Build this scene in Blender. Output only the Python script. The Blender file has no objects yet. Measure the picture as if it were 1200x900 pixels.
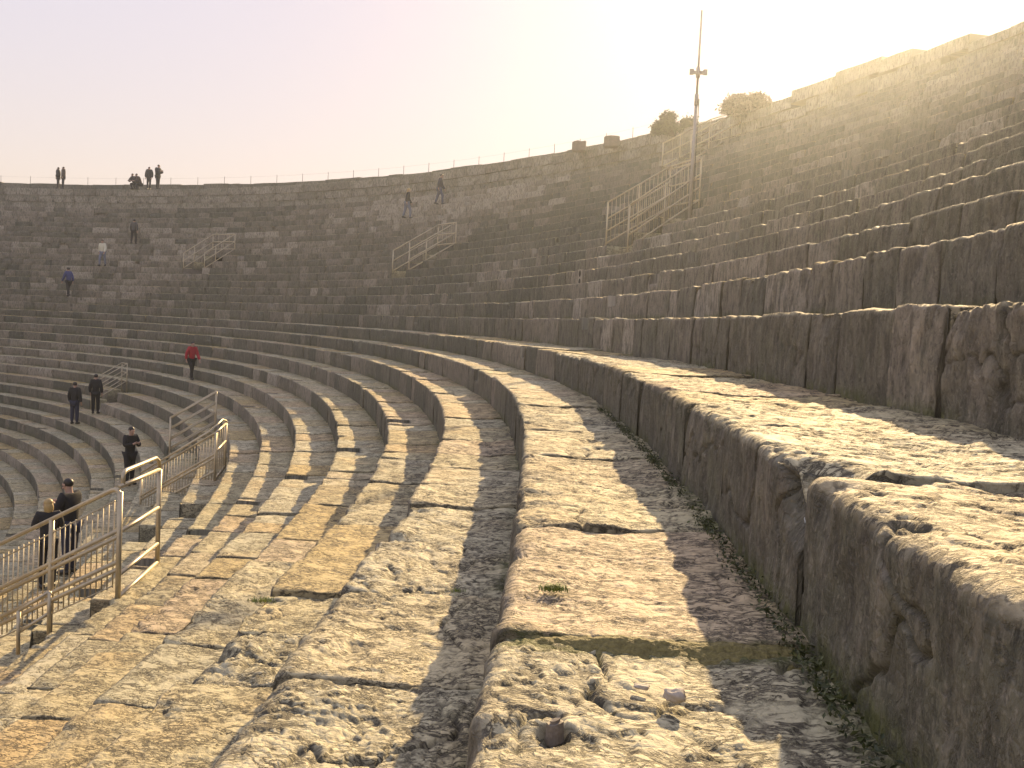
import bpy, bmesh, math, random
import numpy as np
from mathutils import Vector, Matrix

random.seed(7)
rng = np.random.default_rng(11)
scene = bpy.context.scene
COL = scene.collection
PI = math.pi

# ------------------------------------------------------------------ arena plan
EYE = 0.3196
F_PX, HOR, ROLL = 1231.8, 381.75, 0.04357
KN = [-40, -15, -6, 0, 6, 12, 20, 30, 40, 50, 60, 75, 95, 120, 160]
CV = [.01425, .01361, .01226, .01005, .00979, .01723, .01108, .0118, .0143, .01724, .02204, .0248, .0238, .02314, .02283]
SG = np.linspace(-40, 160, 401)
_c = np.interp(SG, KN, CV)
_ds = SG[1] - SG[0]
TH = np.concatenate([[0], np.cumsum((_c[1:] + _c[:-1]) / 2 * _ds)])
_i0 = int(np.argmin(abs(SG)))
TH = TH - TH[_i0] - 0.0757 + PI / 2
_m = (TH[1:] + TH[:-1]) / 2
BX = np.concatenate([[0], np.cumsum(np.cos(_m) * _ds)]); BX = BX - BX[_i0] + 0.58118
BY = np.concatenate([[0], np.cumsum(np.sin(_m) * _ds)]); BY = BY - BY[_i0]
H, W = 0.43344, 0.7458
ZK = {-12: -5.169, -11: -4.77, -10: -4.344, -9: -3.896, -8: -3.447, -7: -2.996, -6: -2.574, -5: -2.152, -4: -1.725,
      -3: -1.264, -2: -.798, -1: -.399, 0: 0, 1: .501, 2: .916, 3: 1.334, 4: 1.753}
DK = {-12: -8.898, -11: -8.206, -10: -7.467, -9: -6.709, -8: -5.955, -7: -5.198, -6: -4.481, -5: -3.764, -4: -2.978,
      -3: -2.211, -2: -1.49, -1: -.784, 0: 0, 1: 1.033, 2: 1.516, 3: 2.261, 4: 2.947}
KMIN, KMAX = -25, 18
zk = lambda k: ZK.get(k, k * H)
dk = lambda k: DK.get(k, k * W)
D_WALL = 14.18
Z_FLOOR = zk(KMIN - 1)

def frame(s):
    s = np.asarray(s, float)
    th = np.interp(s, SG, TH)
    return np.interp(s, SG, BX), np.interp(s, SG, BY), np.sin(th), -np.cos(th), th

def at(s, d, z=0.0):
    x, y, nx, ny, th = frame(s)
    return Vector((float(x + nx * d), float(y + ny * d), float(z)))

def ray(px, py):
    x, y = (px - 600) / F_PX, -(py - 450) / F_PX
    cr, sr = math.cos(ROLL), math.sin(ROLL)
    x, y = cr * x - sr * y, sr * x + cr * y
    t = math.atan((450 - HOR) / F_PX)
    c, s = math.cos(t), math.sin(t)
    return Vector((x, c + s * y, -s + c * y))

def pix(px, py, D):                       # the point on a line of sight at horizontal distance D
    r = ray(px, py)
    return Vector((0, 0, EYE)) + r * (D / math.hypot(r.x, r.y))

# ------------------------------------------------------------------ numpy noise
def _h(ix, iy, iz, seed):
    n = (ix.astype(np.int64) * 374761393 + iy.astype(np.int64) * 668265263 + iz.astype(np.int64) * 2147483647 + seed * 974634741) & 0xffffffff
    n = ((n ^ (n >> 13)) * 1274126177) & 0xffffffff
    n = ((n ^ (n >> 16)) * 2246822519) & 0xffffffff
    return ((n ^ (n >> 15)) & 0xffffff) / float(0xffffff)

def vnoise(x, y, z, seed=0):
    ix, iy, iz = np.floor(x), np.floor(y), np.floor(z)
    fx, fy, fz = x - ix, y - iy, z - iz
    u, v, w = [f * f * f * (f * (f * 6 - 15) + 10) for f in (fx, fy, fz)]
    r = 0
    for a in (0, 1):
        for b in (0, 1):
            for c in (0, 1):
                r = r + _h(ix + a, iy + b, iz + c, seed) * (u if a else 1 - u) * (v if b else 1 - v) * (w if c else 1 - w)
    return r * 2 - 1

def fbm(x, y, z, seed=0, oct=4):
    a, r, t = 1.0, 0, 0
    for o in range(oct):
        r = r + a * vnoise(x * 2 ** o, y * 2 ** o, z * 2 ** o, seed + o * 17); t += a; a *= .52
    return r / t

def worley(x, y, seed=0):
    ix, iy = np.floor(x), np.floor(y)
    f1 = np.full(x.shape, 9.0); f2 = f1.copy(); z0 = np.zeros_like(ix)
    for a in (-1, 0, 1):
        for b in (-1, 0, 1):
            cx, cy = ix + a, iy + b
            px = cx + _h(cx, cy, z0, seed); py = cy + _h(cx, cy, z0 + 1, seed)
            d = np.hypot(px - x, py - y)
            f2 = np.minimum(f2, np.maximum(f1, d)); f1 = np.minimum(f1, d)
    return f1, f2

def sstep(a, b, x):
    t = np.clip((x - a) / (b - a), 0, 1); return t * t * (3 - 2 * t)

# ------------------------------------------------------------------ mesh helpers
def tag(o, label=None, cat=None, group=None, kind=None):
    if label: o['label'] = label
    if cat: o['category'] = cat
    if group: o['group'] = group
    if kind: o['kind'] = kind
    return o

def empty(name, loc, label=None, cat=None, group=None, rz=0):
    o = bpy.data.objects.new(name, None); o.empty_display_size = .2
    COL.objects.link(o); o.location = loc; o.rotation_euler = (0, 0, rz)
    return tag(o, label, cat, group)

def link(name, me, mat=None, parent=None):
    o = bpy.data.objects.new(name, me); COL.objects.link(o)
    if mat is not None: me.materials.append(mat)
    if parent is not None:
        o.parent = parent
    return o

class MB:
    """collects shapes in local coordinates for one mesh object"""
    def __init__(s): s.v = []; s.f = []
    def add(s, vs, fs):
        b = len(s.v); s.v += [tuple(v) for v in vs]; s.f += [tuple(i + b for i in f) for f in fs]; return s
    def box(s, c, sz, R=None):
        c = Vector(c); out = []
        for i in (-.5, .5):
            for j in (-.5, .5):
                for k in (-.5, .5):
                    p = Vector((sz[0] * i, sz[1] * j, sz[2] * k)); out.append(c + (R @ p if R else p))
        return s.add(out, [(0, 1, 3, 2), (4, 6, 7, 5), (0, 4, 5, 1), (2, 3, 7, 6), (0, 2, 6, 4), (1, 5, 7, 3)])
    def tube(s, pts, r, n=8, r1=None, cap=True):
        pts = [Vector(p) for p in pts]; m = len(pts); rings = []; prev = None
        for i, p in enumerate(pts):
            t = (pts[min(i + 1, m - 1)] - pts[max(i - 1, 0)]).normalized()
            if prev is None:
                a = t.cross(Vector((0, 0, 1)))
                if a.length < 1e-3: a = Vector((1, 0, 0))
            else:
                a = prev - t * prev.dot(t)
            a.normalize(); prev = a; b = t.cross(a)
            rr = r if r1 is None else r + (r1 - r) * i / max(1, m - 1)
            if isinstance(r, (list, tuple)): rr = r[i]
            rings.append([p + (a * math.cos(q) + b * math.sin(q)) * rr for q in [2 * PI * j / n for j in range(n)]])
        vs = [v for R in rings for v in R]; fs = []
        for i in range(m - 1):
            for j in range(n):
                fs.append((i * n + j, i * n + (j + 1) % n, (i + 1) * n + (j + 1) % n, (i + 1) * n + j))
        if cap:
            fs.append(tuple(range(n))[::-1]); fs.append(tuple((m - 1) * n + j for j in range(n)))
        return s.add(vs, fs)
    def ball(s, c, r, nu=10, nv=7, R=None):
        c = Vector(c); r = (r, r, r) if not isinstance(r, (tuple, list)) else r
        vs = []; fs = []
        for i in range(nv + 1):
            ph = PI * i / nv
            for j in range(nu):
                q = 2 * PI * j / nu
                p = Vector((r[0] * math.sin(ph) * math.cos(q), r[1] * math.sin(ph) * math.sin(q), r[2] * math.cos(ph)))
                vs.append(c + (R @ p if R else p))
        for i in range(nv):
            for j in range(nu):
                fs.append((i * nu + j, (i + 1) * nu + j, (i + 1) * nu + (j + 1) % nu, i * nu + (j + 1) % nu))
        return s.add(vs, fs)
    def build(s, name, mat=None, parent=None, smooth=True):
        me = bpy.data.meshes.new(name); me.from_pydata([tuple(v) for v in s.v], [], s.f); me.update()
        bm = bmesh.new(); bm.from_mesh(me); bmesh.ops.recalc_face_normals(bm, faces=bm.faces); bm.to_mesh(me); bm.free()
        if smooth:
            me.polygons.foreach_set('use_smooth', [True] * len(me.polygons))
        return link(name, me, mat, parent)

# ------------------------------------------------------------------ materials
def new_mat(name):
    m = bpy.data.materials.new(name); m.use_nodes = True
    nt = m.node_tree; b = nt.nodes['Principled BSDF']; return m, nt, b

class N:
    def __init__(s, nt): s.nt = nt; s.L = nt.links
    def n(s, t, **kw):
        x = s.nt.nodes.new(t)
        for k, v in kw.items():
            if k.startswith('i_'):
                x.inputs[k[2:]].default_value = v
            else: setattr(x, k, v)
        return x
    def l(s, a, b): s.L.new(a, b)
    def math(s, op, a, b=None, c=None, clamp=False):
        x = s.n('ShaderNodeMath', operation=op, use_clamp=clamp)
        for i, q in enumerate((a, b, c)):
            if q is None: continue
            if isinstance(q, (int, float)): x.inputs[i].default_value = q
            else: s.l(q, x.inputs[i])
        return x.outputs[0]
    def mix(s, fac, a, b, mode='MIX'):
        x = s.n('ShaderNodeMix', data_type='RGBA', blend_type=mode)
        for sock, q in ((x.inputs[0], fac), (x.inputs[6], a), (x.inputs[7], b)):
            if isinstance(q, (int, float)): sock.default_value = q
            elif isinstance(q, tuple): sock.default_value = q if len(q) == 4 else q + (1,)
            else: s.l(q, sock)
        return x.outputs[2]
    def ramp(s, fac, stops):
        x = s.n('ShaderNodeValToRGB'); cr = x.color_ramp
        while len(cr.elements) < len(stops): cr.elements.new(.5)
        for e, (p, c) in zip(cr.elements, stops):
            e.position = p; e.color = (c + (1,)) if isinstance(c, tuple) else (c, c, c, 1)
        s.l(fac, x.inputs[0]); return x.outputs[0]
    def noise(s, vec, scale, detail=4, rough=.55, dist=0):
        x = s.n('ShaderNodeTexNoise'); x.inputs['Scale'].default_value = scale; x.inputs['Detail'].default_value = detail
        x.inputs['Roughness'].default_value = rough; x.inputs['Distortion'].default_value = dist
        s.l(vec, x.inputs['Vector']); return x.outputs['Fac']

def simple(name, col, rough=.7, metal=0, var=.15, scale=30, bump=0):
    m, nt, b = new_mat(name); g = N(nt)
    tc = g.n('ShaderNodeTexCoord')
    f = g.noise(tc.outputs['Object'], scale, 4)
    c = g.mix(f, tuple(x * (1 - var) for x in col), tuple(min(1, x * (1 + var)) for x in col))
    g.l(c, b.inputs['Base Color']); b.inputs['Roughness'].default_value = rough; b.inputs['Metallic'].default_value = metal
    if bump:
        bp = g.n('ShaderNodeBump'); bp.inputs['Strength'].default_value = bump; bp.inputs['Distance'].default_value = .01
        g.l(f, bp.inputs['Height']); g.l(bp.outputs[0], b.inputs['Normal'])
    return m

def stone_material():
    m, nt, b = new_mat('weathered_stone'); g = N(nt)
    uv = g.n('ShaderNodeUVMap', uv_map='UVMap')
    blk = g.n('ShaderNodeAttribute', attribute_name='blk')
    srf = g.n('ShaderNodeAttribute', attribute_name='srf')
    sb = g.n('ShaderNodeSeparateColor'); g.l(blk.outputs['Color'], sb.inputs[0])
    r1, r2, r3 = sb.outputs[0], sb.outputs[1], sb.outputs[2]
    ss = g.n('ShaderNodeSeparateColor'); g.l(srf.outputs['Color'], ss.inputs[0])
    riser, cav, moss = ss.outputs[0], ss.outputs[1], ss.outputs[2]
    su = g.n('ShaderNodeSeparateXYZ'); g.l(uv.outputs[0], su.inputs[0])
    cx = g.n('ShaderNodeCombineXYZ'); g.l(su.outputs[0], cx.inputs[0]); g.l(su.outputs[1], cx.inputs[1])
    g.l(g.math('MULTIPLY', r1, 37.0), cx.inputs[2]); P = cx.outputs[0]
    st = g.n('ShaderNodeCombineXYZ'); g.l(g.math('MULTIPLY', su.outputs[0], 1.0), st.inputs[0])
    g.l(g.math('MULTIPLY', su.outputs[1], .30), st.inputs[1]); g.l(g.math('MULTIPLY', r2, 23.0), st.inputs[2]); PS = st.outputs[0]
    n1 = g.noise(P, 2.3, 5, .6); n2 = g.noise(P, 11, 5, .65); n3 = g.noise(P, 60, 4, .6)
    # tread stone: cream, pink, ochre, grey slabs
    hue = g.ramp(r1, [(0, (.52, .455, .245)), (.22, (.58, .51, .305)), (.42, (.56, .44, .27)), (.58, (.56, .42, .165)),
                      (.76, (.50, .46, .29)), (1, (.59, .53, .34))])
    lichen = g.mix(g.ramp(n1, [(.47, 0.0), (.7, .7)]), hue, g.mix(.32, hue, (.36, .345, .20)))
    ochre = g.mix(g.ramp(g.noise(P, 1.1, 3), [(.52, 0.0), (.72, .6)]), lichen, (.53, .375, .155))
    fine = g.mix(g.ramp(n3, [(.30, .5), (.44, 0.0)]), ochre, (.19, .165, .11))
    tread = g.mix(g.ramp(n2, [(.33, .4), (.44, 0.0)]), fine, (.27, .225, .14))
    wob = g.n('ShaderNodeMapping'); wob.inputs['Scale'].default_value = (1.5, .8, 1); g.l(P, wob.inputs[0])
    ca = g.math('ABSOLUTE', g.math('SUBTRACT', g.noise(wob.outputs[0], 9, 6, .62, .4), .5))
    cm = g.noise(P, 4.5, 3, .6)
    crk = g.math('MULTIPLY', g.ramp(ca, [(.008, 1.0), (.034, 0.0)]), g.ramp(cm, [(.40, 0.0), (.50, 1.0)]))
    cb = g.math('ABSOLUTE', g.math('SUBTRACT', g.noise(wob.outputs[0], 26, 5, .65, .5), .5))
    crk2 = g.math('MULTIPLY', g.ramp(cb, [(.008, 1.0), (.042, 0.0)]), g.ramp(g.noise(P, 6.3, 3, .6), [(.45, 0.0), (.55, 1.0)]))
    crx = g.math('MAXIMUM', crk, crk2)
    tread = g.mix(g.math('MULTIPLY', crx, .92), tread, (.055, .045, .026))
    # riser: dark algae crust, drip streaks, paler patches
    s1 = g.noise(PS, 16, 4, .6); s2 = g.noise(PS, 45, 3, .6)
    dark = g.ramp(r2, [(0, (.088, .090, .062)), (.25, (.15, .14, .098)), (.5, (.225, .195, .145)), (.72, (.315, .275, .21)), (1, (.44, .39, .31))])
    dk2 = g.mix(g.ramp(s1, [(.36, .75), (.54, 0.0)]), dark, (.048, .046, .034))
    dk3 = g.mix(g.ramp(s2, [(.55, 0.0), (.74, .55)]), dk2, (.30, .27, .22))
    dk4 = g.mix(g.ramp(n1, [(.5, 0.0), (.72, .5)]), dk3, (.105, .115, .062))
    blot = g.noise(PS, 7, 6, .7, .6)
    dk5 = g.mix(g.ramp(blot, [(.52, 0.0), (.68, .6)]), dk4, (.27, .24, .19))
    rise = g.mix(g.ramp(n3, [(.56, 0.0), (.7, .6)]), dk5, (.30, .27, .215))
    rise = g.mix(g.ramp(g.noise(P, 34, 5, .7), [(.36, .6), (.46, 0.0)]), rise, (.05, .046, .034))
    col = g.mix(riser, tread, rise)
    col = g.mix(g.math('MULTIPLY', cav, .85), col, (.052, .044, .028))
    mo = g.math('MULTIPLY', moss, g.ramp(g.noise(P, 14, 4, .7), [(.36, 0.0), (.56, 1.0)]))
    col = g.mix(mo, col, g.mix(n3, (.045, .055, .014), (.15, .155, .035)))
    g.l(col, b.inputs['Base Color'])
    b.inputs['Roughness'].default_value = .72
    g.l(g.math('ADD', g.math('MULTIPLY', n2, .3), .62), b.inputs['Roughness'])
    # relief: nodules, cracks, grain
    vor = g.n('ShaderNodeTexVoronoi', feature='DISTANCE_TO_EDGE', voronoi_dimensions='3D')
    vor.inputs['Scale'].default_value = 17
    wp = g.n('ShaderNodeVectorMath', operation='ADD'); nz = g.n('ShaderNodeTexNoise'); nz.inputs['Scale'].default_value = 9
    g.l(P, nz.inputs['Vector']); sc = g.n('ShaderNodeVectorMath', operation='SCALE'); sc.inputs['Scale'].default_value = .14
    g.l(nz.outputs['Color'], sc.inputs[0]); g.l(P, wp.inputs[0]); g.l(sc.outputs[0], wp.inputs[1]); g.l(wp.outputs[0], vor.inputs['Vector'])
    crack = g.ramp(vor.outputs['Distance'], [(0, 0.0), (.16, 1.0)])
    h = g.math('ADD', g.math('MULTIPLY', crack, g.math('MULTIPLY', r3, .5)), g.math('MULTIPLY', n2, .9))
    h = g.math('ADD', h, g.math('MULTIPLY', n3, .55))
    h = g.math('ADD', h, g.math('MULTIPLY', g.noise(P, 170, 3, .6), .25))
    h = g.math('SUBTRACT', h, g.math('MULTIPLY', crx, 1.1))
    hs = g.math('ADD', h, g.math('MULTIPLY', riser, g.math('MULTIPLY', s2, .7)))
    bp = g.n('ShaderNodeBump'); bp.inputs['Strength'].default_value = .75; bp.inputs['Distance'].default_value = .011
    g.l(hs, bp.inputs['Height']); g.l(bp.outputs[0], b.inputs['Normal'])
    return m

M_STONE = stone_material()
M_DARK = simple('dark_void', (.02, .018, .015), .95)
M_RAIL = simple('galvanised_rail', (.50, .43, .29), .42, .5, .35, 9)
M_MAST = simple('grey_mast_paint', (.36, .33, .30), .5, .3, .2, 9)
M_EARTH = simple('arena_sand', (.36, .30, .22), .95, 0, .25, 3, .3)
M_OUT = simple('outside_paving', (.22, .2, .18), .9, 0, .25, .5)

# ------------------------------------------------------------------ seating rows
STAIRS = {-1: lambda k: -1.9 + .08 * k, 1: lambda k: 17.35 + .12 * k, 2: lambda k: 35.3 + .0 * k, 3: lambda k: 54.4 - .1 * k, 4: lambda k: 73.2 - .05 * k, 5: lambda k: 92}
PITS = [  # vomitoria: s0, s1, lowest row, highest row cut away, floor row
    (25.7, 27.6, 6, 8), (46.1, 47.5, 6, 8), (66.9, 68.5, 7, 9),
    (12.55, 14.1, -9, -8), (20.2, 21.8, -9, -8), (33.9, 35.6, -9, -8), (53.7, 55.4, -9, -8),
    (36.9, 38.4, 16, 18)]
JOINTS = {0: [1.05, 2.62, 3.9, 5.05, 6.05, 7.2, 8.3, 9.6], -1: [.9, 2.45, 3.85, 4.9, 6.0, 7.42, 8.6, 9.7, 11.0],
          -2: [1.7, 3.2, 4.28, 5.28, 6.5, 7.3, 8.2, 9.1, 10.2], -3: [2.9, 4.4, 5.2, 5.95, 6.75, 8.15, 9.2, 10.4]}
OVER = {  # (row, start of block): extra drop, extra offset, roughness, edge radius, hue
    (0, .5): (-.016, .00, .8, .045, .30), (0, 1.05): (-.016, .00, .8, .045, .30), (0, 2.62): (.0, -.01, .8, .04, .95), (0, 3.9): (.0, .0, .9, .05, .2),
    (-1, .9): (-.012, .02, 1.0, .05, .9), (-1, 2.45): (.0, .02, .55, .05, .42), (-1, 3.85): (.005, 0, .9, .045, .2),
    (-1, -.4): (-.03, .02, 1.6, .06, .9),
    (-2, 5.28): (-.01, .02, 1.2, .05, .9), (-3, 5.95): (.02, 0, .3, .03, .62), (-3, 6.75): (.0, 0, .35, .03, .6), (-2, 3.2): (.0, 0, 1.0, .05, .25),
    (-2, 1.7): (-.015, .02, 1.2, .06, .95), (-3, 4.4): (-.01, .03, 1.7, .07, .9)}

def block_patch(k, s0, s1, out, opts):
    za, zb = zk(k - 1), zk(k)
    hgt = zb - za
    x0, y0, nx0, ny0, _ = frame((s0 + s1) / 2)
    dm = dk(k) + .35
    D = math.hypot(x0 + nx0 * dm, y0 + ny0 * dm)
    for q in (s0, s1):
        xx, yy, a, b2, _ = frame(q); D = min(D, math.hypot(xx + a * dm, yy + b2 * dm))
    D = max(D, 1.0)
    res = float(np.clip(.0034 * D, .008, .4)); resp = float(np.clip(.0034 * D, .008, .3))
    dnext = dk(k + 1) if k < KMAX else D_WALL
    wid = dnext - dk(k) + .09
    dz, doff, rough, rad, hue = opts['dz'], opts['doff'], opts['rough'], opts['rad'], opts['hue']
    rad = min(rad, hgt * .4)
    # profile: (offset, height, normal offset, normal height, length, riser weight)
    prof = []
    nr = max(2, int((hgt - rad + .08) / resp))
    for i in range(nr):
        z = za - .08 + (hgt - rad + .08) * i / nr
        prof.append((0, z, -1, 0, z - za, 1))
    na = max(2, int(rad * 1.6 / resp))
    for i in range(na + 1):
        a = PI / 2 * i / na
        prof.append((rad - rad * math.cos(a), zb - rad + rad * math.sin(a), -math.cos(a), math.sin(a), hgt - rad + rad * 1.57 * i / na, 1 - i / na))
    L0 = hgt + .57 * rad
    cuts = list(np.linspace(rad, wid, max(3, int((wid - rad) / resp)) + 1)[1:])
    if opts['notch'] is not None:
        nd = opts['notch'][2]; cuts = sorted([c for c in cuts if abs(c - nd) > .004] + [nd - .002, nd + .002])
    for c in cuts: prof.append((c, zb, 0, 1, L0 + c - rad, 0))
    prof = np.array(prof)
    R = 1.0
    gap = opts['gap']
    a0, a1 = s0 + gap / 2, s1 - gap / 2
    nu = max(2, int((a1 - a0) / res))
    us = list(np.linspace(a0, a1, nu + 1))
    if opts['notch'] is not None:
        n0, n1 = opts['notch'][:2]
        us = sorted([u for u in us if abs(u - n0) > .004 and abs(u - n1) > .004] + [q for q in (n0 - .002, n0 + .002, n1 - .002, n1 + .002) if a0 < q < a1])
    us = np.array(us)
    U, Q = np.meshgrid(us, np.arange(len(prof)), indexing='ij')
    pf = prof[Q]
    off, z, no, nz, pl, rw = [pf[..., i].copy() for i in range(6)]
    seed = opts['seed']; sd = seed * 1.37 % 97
    # relief ------------------------------------------------------------
    tr = 1 - rw
    cavity = np.zeros_like(off)
    disp = np.zeros_like(off)
    near = sstep(40, 14, np.array(D)).item()
    low = fbm(U * .9, pl * 1.2, np.full_like(U, sd), 3, 3)
    disp += low * (.005 + .008 * rough)
    if D < 26:
        mid = fbm(U * 5.0, pl * 6.0, np.full_like(U, sd + 3), 5, 4)
        disp += mid * .013 * (.3 + rough * .7)
    if D < 12:
        wx = U * 19 + fbm(U * 6, pl * 6, np.full_like(U, sd), 8, 2) * 1.1
        wy = pl * 24 + fbm(U * 6, pl * 6, np.full_like(U, sd + 9), 9, 2) * 1.1
        f1, f2 = worley(wx, wy, seed % 1000)
        nod = sstep(0, .42, f2 - f1)
        patch = sstep(-.25, .35, fbm(U * 1.7, pl * 1.7, np.full_like(U, sd + 5), 12, 3))
        amp = (.0003 + .0030 * np.clip(rough - .3, 0, 1.6) * patch) * (tr * .85 + .15)
        disp += (nod - 1) * amp
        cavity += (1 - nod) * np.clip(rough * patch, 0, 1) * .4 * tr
        # terraced flaking
        t = fbm(U * 4.6, pl * 5.4, np.full_like(U, sd + 7), 21, 6) * 3.6
        ft = t - np.floor(t); ter = np.floor(t) + sstep(.45, .55, ft)
        disp += ter * .0066 * (.25 + .7 * rough) * tr
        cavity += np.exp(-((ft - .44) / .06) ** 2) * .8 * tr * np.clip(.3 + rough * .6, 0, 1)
        # long cracks
        cr = np.abs(fbm(U * 1.3, pl * 2.4, np.full_like(U, sd + 15), 31, 4))
        crm = np.exp(-(cr / .017) ** 2) * sstep(0, .3, fbm(U * .8, pl * .8, np.full_like(U, sd + 2), 33, 2) + .12)
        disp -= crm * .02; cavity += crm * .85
        # riser scaling, vertical
        rs = fbm(U * 13, pl * 6.5, np.full_like(U, sd + 11), 41, 4)
        disp += rs * .010 * rw * (.6 + .5 * rough)
        cavity += sstep(.12, -.45, rs) * .55 * rw
    # worn edge and worn block ends
    edge = np.exp(-((pl - hgt) / (.10 + rad * .4)) ** 2)
    chip = sstep(.05, .55, fbm(U * 4.5, np.full_like(U, .3), np.full_like(U, sd + 21), 51, 3) + .12)
    disp -= edge * chip * (.008 + .020 * rough) * (1 if D < 40 else .6)
    endw = np.minimum(U - s0, s1 - U)
    disp -= np.exp(-(endw / .007) ** 2) * (.003 + .004 * rough)
    er = np.exp(-(endw / (.03 + .02 * opts['rad'] * 8)) ** 2) * edge
    disp -= er * (.006 + .022 * rough * opts['chipend'])
    cavity += np.exp(-(endw / .006) ** 2) * .6 * sstep(30, 8, np.array(D))
    # big broken corner of the near block
    if opts.get('broken'):
        bc = np.hypot((U - opts['broken'][0]) / opts['broken'][1], (pl - hgt + .02) / opts['broken'][2])
        disp -= sstep(1.0, .2, bc) * .11
    # sockets
    for (cu, cp, rad0, dep) in opts.get('holes', []):
        rr = np.hypot(U - cu, pl - L0 + 0.0 - cp)
        disp -= sstep(rad0, rad0 * .7, rr) * dep; cavity += sstep(rad0 * 1.5, rad0, rr) * .6
    inn = sstep(0, .05, pl + .08)
    disp *= 1
    off2 = off + no * disp + doff
    z2 = z + nz * disp + (dz + opts['tilt'] * (U - (s0 + s1) / 2)) * sstep(za, zb, z)
    z2 -= np.where(rw < .5, .02 * np.exp(-((off - wid * .45) / .25) ** 2), 0)   # hollow worn by feet
    if opts['notch'] is not None:
        n0, n1, nd, nh = opts['notch']
        ins = (U > n0) & (U < n1) & (off < nd)
        z2 = np.where(ins & (z2 > zb - nh), zb - nh + disp * .4, z2)
        rw = np.where((U > n0 - .003) & (U < n1 + .003) & (off < nd + .008) & (z > zb - nh - .01), .85, rw)
    off2 = np.where(pl < -.03, np.maximum(off2, .0), off2)
    X, Y, NX, NY, _ = frame(U)
    d = dk(k) + off2
    VX, VY = X + NX * d, Y + NY * d
    nu_, npf = U.shape
    V = np.stack([VX, VY, z2], -1)
    # end faces: repeat end columns at base level
    def endcol(i):
        c = V[i].copy(); c[:, 2] = za - .1; return c
    Vall = np.concatenate([endcol(0)[None], V, endcol(-1)[None]], 0)
    ext = lambda A: np.concatenate([A[:1], A, A[-1:]], 0)
    uu = ext(U).copy(); uu[0] -= (V[0][:, 2] - za + .1); uu[-1] += (V[-1][:, 2] - za + .1); pp = ext(pl); rwx = ext(rw).copy(); cv = ext(np.clip(cavity, 0, 1)).copy()
    rwx[0] = 1; rwx[-1] = 1; cv[0] = .15; cv[-1] = .15
    wet = fbm(U * 1.3, pl * .5, np.full_like(U, sd), 61, 3)
    mo = np.exp(-((wid - .09 - off) / .07) ** 2) * tr * .9 * sstep(-.3, .4, wet) + np.exp(-(np.clip(pl, 0, 1) / .05) ** 2) * rw * sstep(-.3, .3, wet) * .95
    mo = mo + np.clip(cavity - .5, 0, 1) * .5 * sstep(.1, .5, wet)
    if k == -1: mo = mo + np.exp(-((U - 2.41) / .05) ** 2) * 1.4 * tr
    mo = ext(np.clip(mo, 0, 1)).copy(); mo[0] = mo[-1] = .3
    n1_, n2_ = Vall.shape[:2]
    base = out['n']
    idx = np.arange(n1_ * n2_).reshape(n1_, n2_) + base
    F = np.stack([idx[:-1, :-1], idx[1:, :-1], idx[1:, 1:], idx[:-1, 1:]], -1).reshape(-1, 4)[:, ::-1]
    out['V'].append(Vall.reshape(-1, 3)); out['F'].append(F); out['n'] += n1_ * n2_
    out['uv'].append(np.stack([uu + (seed % 53), pp], -1).reshape(-1, 2))
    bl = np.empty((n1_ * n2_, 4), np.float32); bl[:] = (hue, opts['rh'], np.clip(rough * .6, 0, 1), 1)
    out['blk'].append(bl)
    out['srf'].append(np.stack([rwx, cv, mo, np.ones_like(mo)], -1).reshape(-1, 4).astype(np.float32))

def finish_patch(name, out, parent, mat=M_STONE):
    V = np.concatenate(out['V']).astype(np.float32); F = np.concatenate(out['F']).astype(np.int32)
    me = bpy.data.meshes.new(name)
    me.vertices.add(len(V)); me.vertices.foreach_set('co', V.ravel())
    me.loops.add(F.size); me.loops.foreach_set('vertex_index', F.ravel())
    me.polygons.add(len(F)); me.polygons.foreach_set('loop_start', np.arange(0, F.size, 4, dtype=np.int32))
    me.polygons.foreach_set('loop_total', np.full(len(F), 4, np.int32))
    me.update(calc_edges=True)
    uv = np.concatenate(out['uv']).astype(np.float32)
    ul = me.uv_layers.new(name='UVMap'); ul.data.foreach_set('uv', uv[F.ravel()].ravel())
    for nm in ('blk', 'srf'):
        a = me.attributes.new(nm, 'FLOAT_COLOR', 'POINT'); a.data.foreach_set('color', np.concatenate(out[nm]).ravel())
    me.polygons.foreach_set('use_smooth', np.ones(len(F), bool))
    me.validate()
    return link(name, me, mat, parent)

def new_out(): return dict(V=[], F=[], uv=[], blk=[], srf=[], n=0)

S_MIN, S_MAX = -9.0, 112.0
ARENA = empty('amphitheatre', (0, 0, 0), 'ancient stone amphitheatre with curved rows of worn stepped seating', 'amphitheatre')

def region_bias(k, s):
    """lighter rebuilt zones and darker weathered zones of the cavea"""
    return float(fbm(np.array([s * .055]), np.array([k * .17]), np.array([4.2]), 77, 3)[0])

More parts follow.
